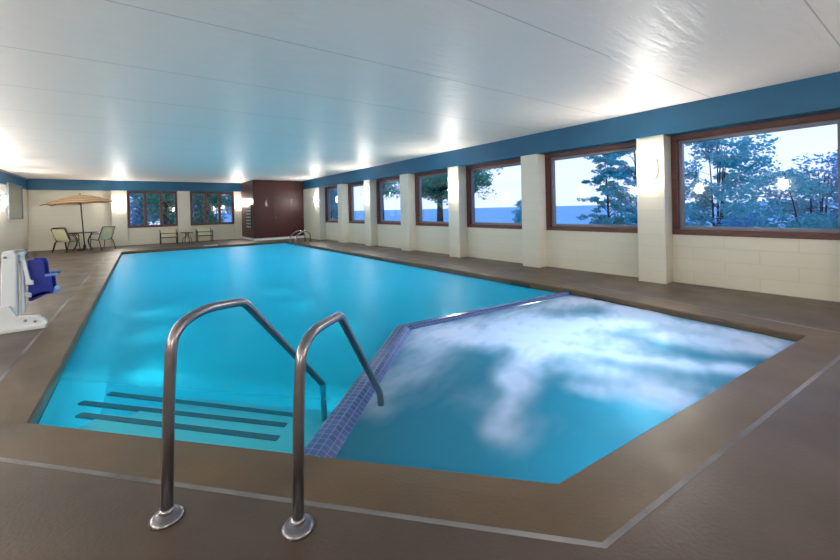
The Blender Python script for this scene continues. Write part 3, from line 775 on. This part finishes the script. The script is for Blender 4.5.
def leaves(rng, centers, n, size, m_, name, parent, flat=1.0, needle=False):
    vs, fs = [], []
    for i in range(n):
        c, rad = centers[rng.randrange(len(centers))]
        while True:
            p = V((rng.uniform(-1, 1), rng.uniform(-1, 1), rng.uniform(-1, 1)))
            if p.length < 1: break
        p = V((p.x*rad, p.y*rad, p.z*rad*flat)) + c
        d = V((rng.gauss(0, 1), rng.gauss(0, 1), rng.gauss(0, .7))).normalized(); e_ = d.cross(V((rng.gauss(0, 1), rng.gauss(0, 1), rng.gauss(0, 1)))).normalized()
        s = size*rng.uniform(.6, 1.3); wdt = .5 if not needle else .28
        b0 = len(vs); vs += [p-d*s*.5, p+e_*s*wdt*.5, p+d*s*.5, p-e_*s*wdt*.5]; fs.append((b0, b0+1, b0+2, b0+3))
    me = bpy.data.meshes.new(name); me.from_pydata([tuple(v) for v in vs], [], fs); me.materials.append(MC[m_])
    o = bpy.data.objects.new(name, me); COL.objects.link(o); o.parent = parent
    return o

def tree(label, loc, height, spread, m_, seed, crown0=.35, nclump=26, nleaf=4500, leaf=.12, clump=.5, stems=1, group=None, cat='tree', flat=.7, trunk_r=.1, lean=(0, 0), topw=.55, name='tree', extra=()):
    rng = random.Random(seed)
    t_ = thing(name, label, cat, loc, 0, group)
    bm = B(); centers = []
    for s in range(stems):
        bx_, by_ = (rng.uniform(-.3, .3)*spread*.5 if stems > 1 else 0), (rng.uniform(-.3, .3)*spread*.5 if stems > 1 else 0)
        dx, dy = lean[0]+rng.uniform(-.05, .05)*height+(bx_*1.2), lean[1]+rng.uniform(-.05, .05)*height+by_*1.2
        pts = [V((bx_+dx*u*u, by_+dy*u*u, height*.93*u)) for u in (0, .25, .5, .75, 1)]
        tube(bm, pts, [trunk_r*(1-.85*u) for u in (0, .25, .5, .75, 1)], 8)
        for k in range(nclump//stems):
            u = crown0+(1-crown0)*(k+.5)/(nclump//stems)*.97
            base = V((bx_+dx*u*u, by_+dy*u*u, height*.93*u))
            prof = sin(pi*min(1, ((u-crown0)/(1-crown0))*topw+.25))
            a = rng.uniform(0, 2*pi); rr = spread*prof*rng.uniform(.35, 1)
            tip = base+V((cos(a)*rr, sin(a)*rr, rng.uniform(-.02, .14)*height))
            mid = base.lerp(tip, .55)+V((0, 0, .03*height))
            tube(bm, [base, mid, tip], [trunk_r*.32*(1.2-u), trunk_r*.2*(1.2-u), .006], 5)
            c_ = clump*rng.uniform(.6, 1.15)
            centers.append((tip, c_)); centers.append((mid, c_*.8))
    for ex in extra:
        c_ = V(ex[:3]); tube(bm, [V((0, 0, height*.5)), V((0, 0, height*.5)).lerp(c_, .5)+V((0, 0, .4)), c_], [trunk_r*.4, trunk_r*.25, .02], 5)
        centers += [(c_, ex[3])]*6
    obj('trunk', bm, 'trunk', t_)
    leaves(rng, centers, nleaf, leaf, m_, 'foliage', t_, flat)
    return t_
G = 'trees outside the lake windows'
def at(angu, X):   # ground spot at distance X along a bearing from north
    return (X, X/math.tan(R(angu)))
import math as _m
def bear(u): return 37.455+_m.degrees(_m.atan((u-420)/374.174))
def gnd(X): return -.5-(X-XG)*.065
def T_(label, u, X, top, **k):
    x, y = at(bear(u), X); g = gnd(X)
    return tree(label, (x, y, g), top-g, **k)
# seen through the nearest window
T_('airy many-stemmed tree seen at the left of the largest window', 716, 15, 3.5, spread=1.5, m_='leaf_teal', seed=3, crown0=.12, nclump=54, nleaf=8500, leaf=.13, clump=.40, stems=5, group=G, trunk_r=.05, topw=.5)
T_('low bushy shrub at the lower middle of the largest window', 752, 13.0, .95, spread=.9, m_='leaf_blue', seed=5, crown0=.1, nclump=20, nleaf=3200, leaf=.10, clump=.35, stems=4, group=G, cat='shrub', trunk_r=.025, name='shrub')
T_('spreading dense bush at the right of the largest window', 818, 11.5, 2.1, spread=1.3, m_='leaf_teal', seed=8, crown0=.15, nclump=46, nleaf=9000, leaf=.10, clump=.40, stems=5, group=G, cat='shrub', trunk_r=.04, topw=.45, name='shrub')
T_('leafy tree just beyond the right edge of the largest window', 868, 11.5, 2.35, spread=1.4, m_='leaf_blue', seed=9, crown0=.15, nclump=40, nleaf=7000, leaf=.10, clump=.45, stems=3, group=G, trunk_r=.05)
T_('small shrub at the lower left of the largest window', 694, 13.5, .75, spread=.8, m_='leaf_teal', seed=12, crown0=.1, nclump=16, nleaf=2200, leaf=.10, clump=.32, stems=3, group=G, cat='shrub', trunk_r=.025, name='shrub')
# second window
T_('tall pine in the middle of the second window', 609, 20, 4.7, spread=1.4, m_='leaf_pine', seed=21, crown0=.05, nclump=64, nleaf=11000, leaf=.15, clump=.36, group=G, flat=.45, trunk_r=.085, topw=.62, name='pine_tree')
T_('pine half hidden by the pillar right of the second window', 640, 18, 5.6, spread=1.2, m_='leaf_teal', seed=25, crown0=.08, nclump=44, nleaf=7500, leaf=.14, clump=.38, group=G, flat=.5, trunk_r=.09, name='pine_tree')
# third window, right bit
T_('young pine peeping out at the right of the third window', 523, 25, 2.0, spread=.9, m_='leaf_teal', seed=31, crown0=.1, nclump=26, nleaf=2500, leaf=.18, clump=.35, group=G, trunk_r=.05, name='pine_tree')
# big broadleaf whose crown reaches from window four into window three
T_('large broadleaf tree with thick trunk spanning the third and fourth windows', 440, 22, 7.4, spread=5.6, m_='leaf_green', seed=41, crown0=.40, nclump=100, nleaf=19000, leaf=.24, clump=.95, extra=((0, -4.4, 5.3, 1.1), (-.3, -5.4, 4.9, .9), (0, -3.4, 6.0, 1.2), (0, -5.0, 6.3, 1.1), (0, -3.9, 4.3, .6)), group=G, trunk_r=.36, topw=.6)
T_('distant broadleaf tree seen in the fifth window', 383, 24, 8.6, spread=3.2, m_='leaf_green', seed=44, crown0=.48, nclump=50, nleaf=6500, leaf=.26, clump=.9, group=G, trunk_r=.2)
T_('dark full tree seen in the farthest lake window', 330, 15.5, 6.2, spread=1.5, m_='leaf_teal', seed=47, crown0=.1, nclump=50, nleaf=7000, leaf=.22, clump=.6, group=G, trunk_r=.15)
# behind the back wall
G2 = 'trees behind the back windows'
def TB(label, X, Y, h_, sp, m_, seed, **k):
    kw = dict(crown0=.12, nclump=44, nleaf=3600, leaf=.24, clump=.75, group=G2, trunk_r=.18, topw=.6); kw.update(k)
    tree(label, (X, Y, -.5), h_, sp, m_, seed, **kw)
TB('dense dusky tree behind the left pane of the left back window', .5, 29, 6.5, 1.5, 'leaf_blue', 61)
TB('green tree behind the middle pane of the left back window', 1.5, 26.5, 6.0, 1.4, 'leaf_green', 62, crown0=.25)
TB('dark tree behind the right pane of the left back window', 2.7, 28, 6.4, 1.4, 'leaf_teal', 63)
TB('green tree behind the left pane of the right back window', 3.9, 27.5, 6.4, 1.35, 'leaf_green', 64)
TB('loose tree behind the right panes of the right back window', 5.8, 28, 6.2, 1.6, 'leaf_teal', 65, crown0=.30, nleaf=4500)
TB('broad dark tree far beyond both back windows', 2.6, 38, 8.5, 3.6, 'leaf_blue', 66, nleaf=9000, leaf=.35, clump=1.0)
TB('tall tree far beyond the right back window', 9.2, 38, 8.5, 3.2, 'leaf_blue', 67, nleaf=7000, leaf=.35, clump=1.0)
